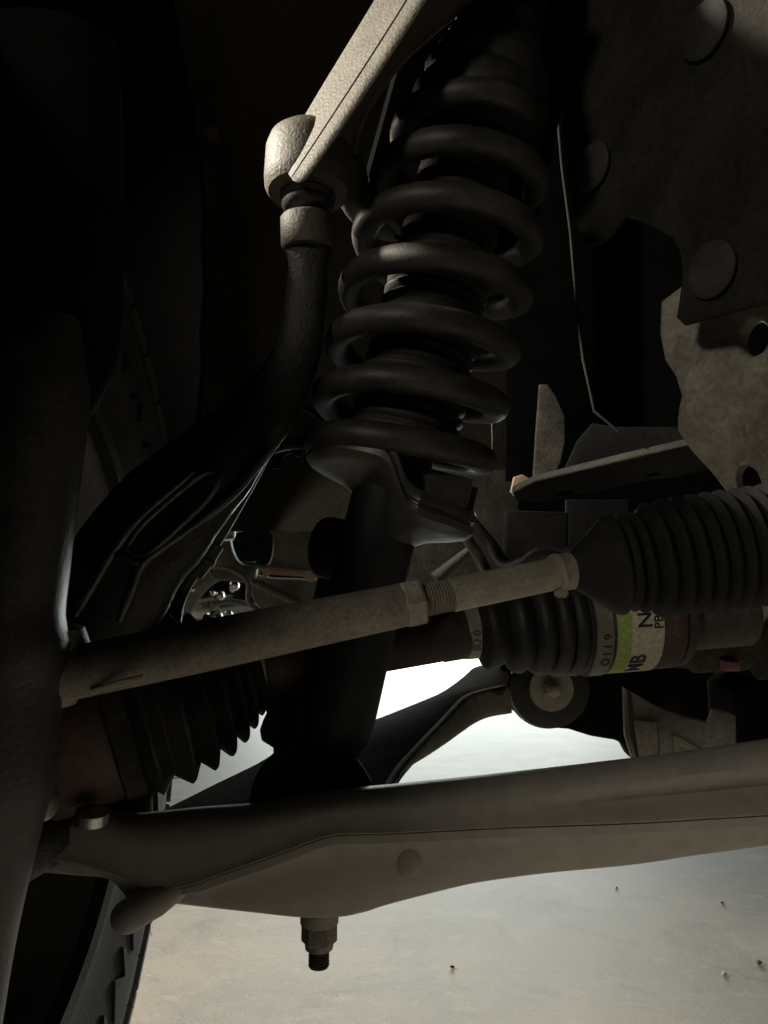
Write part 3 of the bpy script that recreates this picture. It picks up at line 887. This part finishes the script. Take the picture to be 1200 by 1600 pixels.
# front nut and bolt
bx = Vector((P(499, 1440, 0.42).x, P(499, 1447, 0.40).y + 0.021, P(499, 1447, 0.40).z - 0.001))
bd = Vector((0.0, -0.02, -1)).normalized()
lathe('flange_washer', bx, bx + bd, [(-0.004, 0.0105), (0.0052, 0.0105), (0.006, 0.0095)], 'arm', t, 28)
nut = lathe('nut', bx + bd * 0.006, bx + bd, [(0, 0.0098), (0.0085, 0.0098), (0.0098, 0.0085)], 'bolt', t, hexa=True, smooth=20)
lathe('lock_collar', bx + bd * 0.0155, bx + bd, [(0, 0.0080), (0.003, 0.0075), (0.004, 0.006)], 'bolt', t, 24)
tp = []
for k in range(5):
    tp += [(0.0165 + k * 0.0016, 0.0050), (0.0172 + k * 0.0016, 0.0058)]
lathe('bolt_thread', bx + bd * 0.003, bx + bd, tp + [(0.0250, 0.0050), (0.0256, 0.003)], 'arm_dark', t, 20, 25)
# ball joint lug at the left
sweep('ball_joint_lug', catmull([P(285, 1385, 0.405), P(245, 1405, 0.40), P(205, 1428, 0.40), P(192, 1438, 0.41)], 5), [(0, 0.005), (0.3, 0.0085), (0.8, 0.0085), (1, 0.003)], 'arm', t, 16)

# ------------------------------------------------------------------ ball joint studs at lower left
t = thing('lower_ball_joint', 'dark lower ball joint with pale bolt ends at the left end of the arm', 'ball joint', P(130, 1240, 0.41))
c = P(205, 1215, 0.43)
lathe('joint_body', P(200, 1195, 0.43), P(204, 1300, 0.43), [(0, 0.010), (0.002, 0.014), (0.012, 0.015), (0.013, 0.0125), (0.03, 0.0125)], 'arm_dark', t, 28)
lathe('grease_boot', P(130, 1200, 0.425), P(132, 1300, 0.425), [(0, 0.010), (0.003, 0.016), (0.009, 0.0185), (0.016, 0.015), (0.022, 0.018), (0.03, 0.016)], 'rubber', t, 28)
for (x, y, dd, r, ln, dr) in ((144, 1266, 0.390, 0.0082, 0.006, Vector((-0.15, 0.2, -1))), (74, 1252, 0.35, 0.0085, 0.022, Vector((-1, 0.35, -0.1))), (78, 1218, 0.36, 0.006, 0.02, Vector((-0.8, 0.5, -0.5))), (46, 1286, 0.35, 0.006, 0.02, Vector((-1, 0.3, -0.1)))):
    c = P(x, y, dd)
    lathe('bolt', c, c + dr, [(0, r * 0.9), (0.0006, r), (ln, r)], 'studs', t, 24)
sweep('knuckle_foot', catmull([P(20, 1330, 0.405), P(80, 1302, 0.415), P(140, 1302, 0.42), P(190, 1320, 0.425)], 6), [(0, 0.018), (0.5, 0.017), (1, 0.012)], 'knuckle', t, 20)
for x in (228, 238, 222):
    lathe('stud', P(x, 1212 + (x % 7), 0.44), P(x + 2, 1280, 0.44), [(0, 0.002), (0.001, 0.0032), (0.022, 0.0032)], 'bolt', t, 12)

# ------------------------------------------------------------------ steering knuckle
t = thing('steering_knuckle', 'tall black cast steering knuckle curving up to the upper ball joint', 'knuckle', P(150, 1000, 0.42))
path = catmull([P(481, 345, 0.452), P(481, 400, 0.452), P(478, 470, 0.452), P(462, 555, 0.45), P(418, 635, 0.445), P(352, 705, 0.44), P(285, 775, 0.435), P(220, 850, 0.43), P(170, 930, 0.43), P(130, 1020, 0.43), P(110, 1100, 0.43)], 6)
kn = sweep('upright', path, [(0, 0.0155), (0.04, 0.0155), (0.08, 0.0118), (0.18, 0.0125), (0.30, 0.016), (0.42, 0.021), (0.52, 0.027), (0.62, 0.032), (0.75, 0.033), (0.9, 0.033), (1, 0.03)], 'knuckle', t, 28, 60, ell=0.62, ref=Vector((-1, 0, 0.5)), wob=0.05)
# cut the long pocket
def cutter(poly, O, n, depth):
    c = plate('cutter', poly, O, n, depth, 'knuckle', None, bevel=0.004, smooth=4)
    return c
ct = cutter([(203, 846), (222, 822), (262, 785), (305, 750), (326, 738), (338, 742), (330, 765), (296, 802), (248, 846), (225, 864), (206, 862)], P(270, 800, 0.385), Vector((0.1, 1, -0.1)), 0.055)
ct2 = cutter([(150, 942), (186, 884), (212, 884), (196, 925), (176, 975), (140, 985)], P(180, 930, 0.385), Vector((0.1, 1, -0.1)), 0.050)
for c in (ct, ct2):
    md = kn.modifiers.new('pocket', 'BOOLEAN')
    md.object = c
    md.operation = 'DIFFERENCE'
    md.solver = 'EXACT'
    dg = bpy.context.evaluated_depsgraph_get()
    me = bpy.data.meshes.new_from_object(kn.evaluated_get(dg))
    kn.modifiers.clear()
    kn.data = me
    bpy.data.objects.remove(c)
kn.data.set_sharp_from_angle(angle=math.radians(40))
# raised ribs around the pocket
def rib(pts, r=0.0028, mat='knuckle'):
    sweep('casting_rib', catmull(pts, 6), [(0, r * 0.6), (0.1, r), (0.9, r), (1, r * 0.6)], 'rib', kn, 10)
KD = 0.4100
rib([P(x, y, KD) for x, y in ((118, 962), (145, 915), (178, 860), (215, 812), (262, 770), (305, 735))])
rib([P(x, y, KD) for x, y in ((178, 862), (196, 872), (222, 880))])
rib([P(x, y, KD + e) for x, y, e in ((186, 972, 0), (205, 925, 0), (224, 880, 0), (262, 850, 0.002), (310, 815, 0.006), (360, 775, 0.012), (395, 735, 0.016), (425, 695, 0.02))])
rib([P(x, y, KD) for x, y in ((200, 852), (222, 820), (262, 783), (305, 748), (328, 736), (341, 744), (332, 768), (298, 805), (250, 849), (226, 867), (204, 865), (200, 852))], 0.0022)  # loop added for a lit rim round the slot
lathe('stud_collar', P(480, 338, 0.452), P(481, 400, 0.452), [(0, 0.0145), (0.0015, 0.0157), (0.0175, 0.0157), (0.019, 0.0145)], 'cast', t, 40)
# fine rod behind
for (pp, rr) in (([P(246, 860, 0.46), P(242, 920, 0.46), P(240, 990, 0.46)], 0.003), ([P(286, 855, 0.47), P(280, 905, 0.47), P(276, 960, 0.47)], 0.004)):
    sweep('casting_fin', catmull(pp, 5), [(0, rr * 0.5), (0.5, rr), (1, rr)], 'greymetal', t, 10)
sweep('hub_carrier', catmull([P(30, 1040, 0.43), P(70, 1080, 0.43), P(90, 1150, 0.43), P(80, 1250, 0.42)], 6), [(0, 0.03), (1, 0.03)], 'knuckle', t, 20)

# brake hose with wire to the bracket
t = thing('brake_hose', 'black brake hose slanting down beside the knuckle pocket', 'hose', P(350, 800, 0.46))
sweep('hose', catmull([P(525, 680, 0.50), P(490, 692, 0.49), P(445, 695, 0.475), P(418, 706, 0.465), P(398, 738, 0.46), P(368, 790, 0.46), P(340, 838, 0.46), P(318, 872, 0.46), P(292, 908, 0.46), P(275, 948, 0.46), P(268, 990, 0.46)], 8), [(0, 0.0035), (0.3, 0.0038), (0.45, 0.0045), (1, 0.0045)], 'rubber', t, 14)
sweep('hose_sleeve', catmull([P(335, 848, 0.458), P(318, 874, 0.458), P(302, 895, 0.458)], 5), [(0, 0.0065), (1, 0.0065)], 'rubber', t, 16)
lathe('hose_collar', P(322, 866, 0.458), P(300, 898, 0.458), [(0, 0.0068), (0.001, 0.0078), (0.004, 0.0078), (0.005, 0.0068)], 'rubber', t, 18)
o = plate('hose_bracket', [(428, 708), (440, 700), (470, 694), (500, 690), (502, 702), (474, 706), (470, 712), (460, 712), (456, 706), (442, 712), (440, 730), (426, 732)], P(460, 705, 0.485), Vector((0, 1, 0)), 0.004, 'black', t, bevel=0.0008)
o = sweep('sensor_cable', catmull([P(455, 630, 0.52), P(480, 638, 0.52), P(505, 655, 0.52), P(530, 680, 0.52)], 6), [(0, 0.0026), (1, 0.0026)], 'rubber', None, 10, origin=P(490, 650, 0.52))
tag(o, 'thin black sensor cable arching left of the coil', 'cable')

# ------------------------------------------------------------------ upper control arm
t = thing('upper_control_arm', 'tan cast upper control arm slanting out of the top edge', 'control arm', P(500, 260, 0.45))
l1 = [(640, -96), (585, 0), (540, 74), (495, 148), (462, 205), (450, 232), (444, 262)]
l2 = [(694, -96), (636, 0), (588, 76), (540, 150), (494, 220), (466, 262), (455, 278)]
l3 = [(850, -96), (745, -10), (650, 72), (605, 125), (575, 170), (556, 220), (545, 280)]
rings = []
m = 36
def pick(l, u):
    tab = [(i / (len(l) - 1), p) for i, p in enumerate(l)]
    return (sint([(a, p[0]) for a, p in tab], u), sint([(a, p[1]) for a, p in tab], u))
for k in range(m):
    u = k / (m - 1)
    a, b, c = pick(l1, u), pick(l2, u), pick(l3, u)
    da, db, dc = 0.450, 0.424, 0.455
    A, Bm, C = P(*a, da), P(*b, db), P(*c, dc)
    Bl = A.lerp(Bm, 0.94)
    n1 = (Bm - A).normalized()
    n2 = (C - Bm).normalized()
    inn = (n2 - n1).normalized() * 1.0
    back = Vector((0, 0.035, 0.022))
    rings.append([A, A.lerp(Bm, 0.06) + (n1.cross(Vector((0, 0, 1)))) * 0, A.lerp(Bm, 0.5), A.lerp(Bm, 0.955), A.lerp(Bm, 0.985) + Vector((0.003, 0.0012, 0.0)), A.lerp(Bm, 1.02), A.lerp(Bm, 1.24), A.lerp(Bm, 1.34) + Vector((0.0012, 0.0, 0)), A.lerp(Bm, 1.38) + Vector((0.003, 0.001, 0)), Bm.lerp(C, 0.32) + Vector((0, 0.001, 0)), Bm.lerp(C, 0.6) + Vector((0, 0.001, 0)), Bm.lerp(C, 0.85), C, C + back, A + back])
vs, fs = rings_mesh(rings)
obj('arm_beam', vs, fs, 'cast', t, 50)
bj0, bj1 = P(483, 208, 0.462), P(481, 345, 0.452)
lathe('joint_cup', bj0, bj1, [(0, 0.010), (0.002, 0.019), (0.006, 0.0235), (0.012, 0.0255), (0.030, 0.0262), (0.036, 0.0258), (0.040, 0.0235), (0.0415, 0.018), (0.042, 0.012)], 'cast', t, 56)
lathe('joint_boot', bj0 + (bj1 - bj0).normalized() * 0.040, bj1, [(0, 0.014), (0.003, 0.0165), (0.006, 0.014), (0.0075, 0.0155), (0.010, 0.0145), (0.012, 0.012)], 'rubber', t, 36)
sweep('rear_branch', catmull([P(540, 250, 0.475), P(556, 310, 0.49), P(590, 350, 0.53), P(640, 350, 0.58), P(720, 300, 0.64)], 6), [(0, 0.012), (0.3, 0.009), (1, 0.012)], 'cast', t, 18)

# ------------------------------------------------------------------ axle shaft
t = thing('axle_shaft', 'rusty drive axle with two ribbed rubber boots and a green and cream label', 'axle', P(560, 1020, 0.5))
S1, S2 = P(380, 1045, 0.465), P(762, 982, 0.515)
ds = (S2 - S1).normalized()
ln = (S2 - S1).length
lathe('shaft', S1, S2, [(0, 0.0165), (ln - 0.035, 0.0165), (ln - 0.034, 0.0172), (ln, 0.0172)], 'rust', t, 36)
# outer boot on a bent path
cpx = [(408, 1040, 0.468, 0.0170), (398, 1042, 0.466, 0.0185)]
bp = catmull([P(412, 1039, 0.470), P(360, 1056, 0.462), P(300, 1078, 0.452), P(245, 1098, 0.443), P(190, 1116, 0.436)], 24)
prof = [(0, 0.0175), (0.05, 0.018), (0.06, 0.021)]
tips = [(0.105, 0.0285, 0.145, 0.0250), (0.185, 0.0345, 0.235, 0.0285), (0.285, 0.0400, 0.345, 0.0325), (0.405, 0.0445, 0.475, 0.0365), (0.54, 0.0480, 0.62, 0.0400), (0.70, 0.0500, 0.79, 0.0420), (0.87, 0.0500, 0.95, 0.0430)]
for a, ra, b, rb in tips:
    prof += [(a - 0.012, ra - 0.0008), (a + 0.006, ra), (a + 0.014, ra - 0.001), (b, rb)]
prof += [(1.0, 0.0445)]
sweep('outer_boot', catmull(bp[::1], 2), prof, 'rubber', t, 48, 55)
od = (bp[-1] - bp[-4]).normalized()
oc = bp[-1]
ocl = lathe('outer_clamp', oc - od * 0.004, oc + od, [(0, 0.0445), (0.001, 0.0468), (0.011, 0.0468), (0.012, 0.0445)], 'arm_dark', t, 48)
lathe('outer_joint_cup', oc + od * 0.008, oc + od, [(0, 0.044), (0.002, 0.045), (0.035, 0.0445), (0.042, 0.040), (0.055, 0.036)], 'rust', t, 48)
lathe('outer_small_clamp', bp[0] - ds * 0.001, bp[0] - ds, [(0, 0.0175), (0.0008, 0.0192), (0.0085, 0.0192), (0.0095, 0.0175)], 'clamp', t, 40)
text_on_cylinder('clamp_mark', 'PN 80', 0.0075, 'ink_grey', ocl, oc, od, (-FWD - od * (-FWD).dot(od)).normalized(), 0.0058 + 0.0028, -0.9, 0.0469, 1)
# inner boot, joint
J0, J1 = P(740, 985, 0.512), P(1160, 955, 0.535)
dj = (J1 - J0).normalized()
def jt(x):                                  # metres along the joint axis for a pixel column
    lo, hi = -0.1, 0.4
    for _ in range(40):
        mid = (lo + hi) / 2
        if proj(J0 + dj * mid)[0] < x:
            lo = mid
        else:
            hi = mid
    return lo
sc_ = lathe('inner_small_clamp', J0 + dj * jt(722), J1, [(0, 0.0168), (0.0008, 0.0188), (0.009, 0.0188), (0.0098, 0.0170)], 'clamp', t, 40)
pr = [(jt(738), 0.0172), (jt(746), 0.0185)]
for xa, ra, xb, rb in ((762, 0.0270, 786, 0.0225), (803, 0.0305, 822, 0.0260), (836, 0.0330, 851, 0.0285), (863, 0.0345, 875, 0.0305), (886, 0.0350, 896, 0.0325)):
    pr += [(jt(xa - 10), ra - 0.0022), (jt(xa - 4), ra - 0.0004), (jt(xa + 2), ra), (jt(xa + 8), ra - 0.0012), (jt(xb), rb)]
pr += [(jt(905), 0.0335), (jt(910), 0.033)]
lathe('inner_boot', J0, J1, pr, 'rubber', t, 48, 60)
RJ = 0.0345
ic = lathe('inner_clamp', J0, J1, [(jt(903), 0.033), (jt(904), RJ + 0.0012), (jt(926), RJ + 0.0012), (jt(927), 0.033)], 'rod_dark', t, 56)
lathe('inner_joint', J0, J1, [(jt(908), RJ - 0.001), (jt(930), RJ), (jt(1035), RJ), (jt(1040), RJ - 0.002), (jt(1044), 0.028), (jt(1060), 0.026)], 'rust', t, 64)
def band(name, xa, xb, mat, e):
    d0 = jt(xa)
    rings = []
    for (tt, r) in ((jt(xa), RJ + e), (jt(xb), RJ + e), (jt(xb), RJ - 0.0006), (jt(xa), RJ - 0.0006)):
        u, v = frame(dj)
        rings.append([J0 + dj * tt + (u * math.cos(2 * math.pi * j / 64) + v * math.sin(2 * math.pi * j / 64)) * r for j in range(64)])
    vs, fs = rings_mesh(rings, closed=True)
    return obj(name, vs, fs, mat, t, 40)
gl = band('green_label', 932, 953, 'green', 0.0005)
cl = band('cream_label', 953, 1000, 'cream', 0.0005)
upj = (-FWD - dj * (-FWD).dot(dj)).normalized()     # angle 0 faces the camera
text_on_cylinder('label_text', 'MB', 0.0150, 'ink', cl, J0, dj, upj, jt(977), -1.12, RJ + 0.0006, 1)
text_on_cylinder('label_text', 'N', 0.0135, 'ink', cl, J0, dj, upj, jt(982), -0.02, RJ + 0.0006, 1)
text_on_cylinder('label_text', 'PB', 0.0085, 'ink', cl, J0, dj, upj, jt(998), -0.05, RJ + 0.0006, 1)
text_on_cylinder('clamp_text', 'O I 1 9', 0.0085, 'ink', ic, J0, dj, upj, jt(923), -0.75, RJ + 0.0013, 1)
text_on_cylinder('clamp_mark', 'SU 0', 0.0075, 'ink_grey', sc_, J0, dj, upj, jt(724) + 0.0072, -0.6, 0.0189, 1)
text_on_cylinder('cup_mark', '7X2 4M', 0.008, 'ink_grey', t, J0, dj, upj, jt(1026), -0.4, RJ + 0.0001, 1)
lathe('output_flange', J0, J1, [(jt(1038), 0.020), (jt(1040), 0.0335), (jt(1052), 0.0335), (jt(1056), 0.024), (jt(1160), 0.024)], 'chassis_far', t, 48)

# ------------------------------------------------------------------ tie rod and steering gaiter
t = thing('tie_rod', 'dusty tan steering tie rod crossing in front of the shock', 'tie rod', P(450, 985, 0.345))
TA, TB = P(60, 1062, 0.318), P(905, 889, 0.372)
td = (TB - TA).normalized()
def tt_(x):
    lo, hi = -0.1, 0.6
    for _ in range(40):
        mid = (lo + hi) / 2
        if proj(TA + td * mid)[0] < x:
            lo = mid
        else:
            hi = mid
    return lo
lathe('outer_sleeve', TA, TB, [(tt_(80), 0.0095), (tt_(120), 0.0112), (tt_(330), 0.0112), (tt_(480), 0.0106), (tt_(628), 0.0100), (tt_(632), 0.0098)], 'rod_dark', t, 40)
lathe('jam_nut', TA, TB, [(tt_(628), 0.0108), (tt_(631), 0.0116), (tt_(655), 0.0116), (tt_(659), 0.0106)], 'rod', t, hexa=True, smooth=20, ref=Vector((0, -0.6, 1)))
tp = []
x = tt_(656)
while x < tt_(706):
    tp += [(x, 0.0069), (x + 0.0007, 0.0076)]
    x += 0.0014
lathe('thread', TA, TB, tp, 'rod_dark', t, 24, 30)
lathe('inner_rod', TA, TB, [(tt_(704), 0.0070), (tt_(706), 0.0080), (tt_(866), 0.0078), (tt_(868), 0.0074)], 'rod', t, 12, 18)
lathe('gaiter_clamp', TA, TB, [(tt_(866), 0.0080), (tt_(867), 0.0094), (tt_(873), 0.0098), (tt_(876), 0.0090), (tt_(892), 0.0090), (tt_(894), 0.0078)], 'rod', t, 36)
c = TA + td * tt_(874) + Vector((0, -0.003, -0.0098))
box('clamp_ear', c, 0.006, 0.004, 0.004, 'rod', t, bevel=0.0008)
# flattened outer end with its ball socket
plate('lit_flat', [(141, 1077), (186, 1063), (224, 1055), (225, 1062), (186, 1074), (142, 1085)], P(180, 1068, 0.311), Vector((0.12, 1, 0.25)), 0.002, 'rod_lit', t, bevel=0.0005)  # lit patch of the rod end, painted as a brighter flat
lathe('ball_socket', P(85, 990, 0.325), P(88, 1110, 0.325), [(-0.004, 0.006), (-0.002, 0.012), (0.006, 0.0145), (0.02, 0.0145), (0.024, 0.011), (0.03, 0.008)], 'rod_dark', t, 32)

t = thing('steering_gaiter', 'wide ribbed dusty rubber steering rack gaiter at the right edge', 'gaiter', P(1050, 880, 0.37))
G0, G1 = P(886, 893, 0.372), P(1290, 838, 0.372)
dg_ = (G1 - G0).normalized()
def gt(x):
    lo, hi = -0.1, 0.4
    for _ in range(40):
        mid = (lo + hi) / 2
        if proj(G0 + dg_ * mid)[0] < x:
            lo = mid
        else:
            hi = mid
    return lo
lathe('gaiter_nose', G0, G1, [(gt(880), 0.0085), (gt(892), 0.0090), (gt(900), 0.0105), (gt(925), 0.0165), (gt(946), 0.0222), (gt(955), 0.0240), (gt(962), 0.0243), (gt(968), 0.0225)], 'rubber_dusty', t, 48, 50)
pr = [(gt(962), 0.0205)]
xs = [979, 995, 1020, 1045, 1069, 1092, 1114, 1136, 1158, 1180, 1202, 1224, 1246, 1268]
for i, x in enumerate(xs):
    r = interp([(979, 0.0235), (995, 0.0248), (1020, 0.0282), (1045, 0.0292), (1268, 0.0295)], x)
    nx = xs[i + 1] if i + 1 < len(xs) else x + 22
    w_ = (nx - x)
    pr += [(gt(x - 0.22 * w_), r - 0.0014), (gt(x), r), (gt(x + 0.16 * w_), r - 0.0006), (gt(x + 0.5 * w_), r - 0.0052)]
lathe('gaiter_bellows', G0, G1, pr, 'rubber_dusty', t, 56, 60)

# ------------------------------------------------------------------ brake parts in the left foreground
t = thing('brake_caliper', 'dark out-of-focus brake caliper body along the left edge', 'brake caliper', P(20, 1000, 0.30))
edge = [(500, 122), (560, 129), (600, 135), (640, 133), (700, 126), (800, 113), (900, 101), (950, 95), (975, 96), (1000, 103), (1035, 101), (1070, 92), (1150, 86), (1220, 80), (1300, 58), (1400, 33), (1500, 12), (1620, -8), (1700, -20)]
rings = []
y = 500
while y <= 1700:
    e = sint(edge, y)
    w_ = interp([(500, 40), (560, 70), (700, 80), (1100, 85), (1700, 90)], y)
    c = P(e - w_, y, 0.31)
    r = w_ * 0.31 / F
    rings.append([c + Vector((r * math.cos(a), r * 1.1 * math.sin(a), 0)) for a in [2 * math.pi * j / 28 for j in range(28)]])
    y += 20
vs, fs = rings_mesh(rings)
obj('caliper_body', vs, fs, 'caliper', t, 60)
rings = []
y = 70
edge2 = [(-60, 175), (100, 185), (300, 192), (450, 190), (540, 184), (590, 170), (620, 155), (645, 140), (660, 120)]
while y <= 660:
    e = sint(edge2, y)
    c = P(e - 110, y, 0.37)
    r = 110 * 0.37 / F
    rings.append([c + Vector((r * math.cos(a), r * 0.7 * math.sin(a), 0)) for a in [2 * math.pi * j / 28 for j in range(28)]])
    y += 20
vs, fs = rings_mesh(rings)
obj('splash_shield', vs, fs, 'black', t, 60)

# ------------------------------------------------------------------ grit on the floor
grit = [('dark_pebble', 1128, 1412, 0.0042, 'stone_dark', 'small dark pebble on the floor below the right end of the arm'),
        ('brown_crumb', 1186, 1506, 0.0062, 'leaf', 'brown crumb on the floor near the right edge'),
        ('pale_chip', 963, 1388, 0.0040, 'stone_white', 'pale chip lying close under the lower arm'),
        ('pale_chip', 1132, 1524, 0.0050, 'stone_white', 'flat pale chip left of the brown crumb'),
        ('dark_pebble', 707, 1513, 0.0045, 'stone_dark', 'dark grit grain on the floor right of the hanging bolt')]
for nm, x, y, r, mt, lb in grit:
    c = floor_at(x, y)
    bm = bmesh.new()
    bmesh.ops.create_icosphere(bm, subdivisions=2, radius=r * 0.6)
    for v in bm.verts:
        v.co *= 1 + 0.5 * noise.noise(v.co * 260 + Vector((x, y, 0)))
        v.co.z *= 0.55
    vs = [v.co + c + Vector((0, 0, r * 0.4)) for v in bm.verts]
    fs = [[v.index for v in f.verts] for f in bm.faces]
    bm.free()
    tag(obj(nm, vs, fs, mt, None, 30, origin=c), lb, 'pebble' if 'pebble' in nm else nm.split('_')[1])
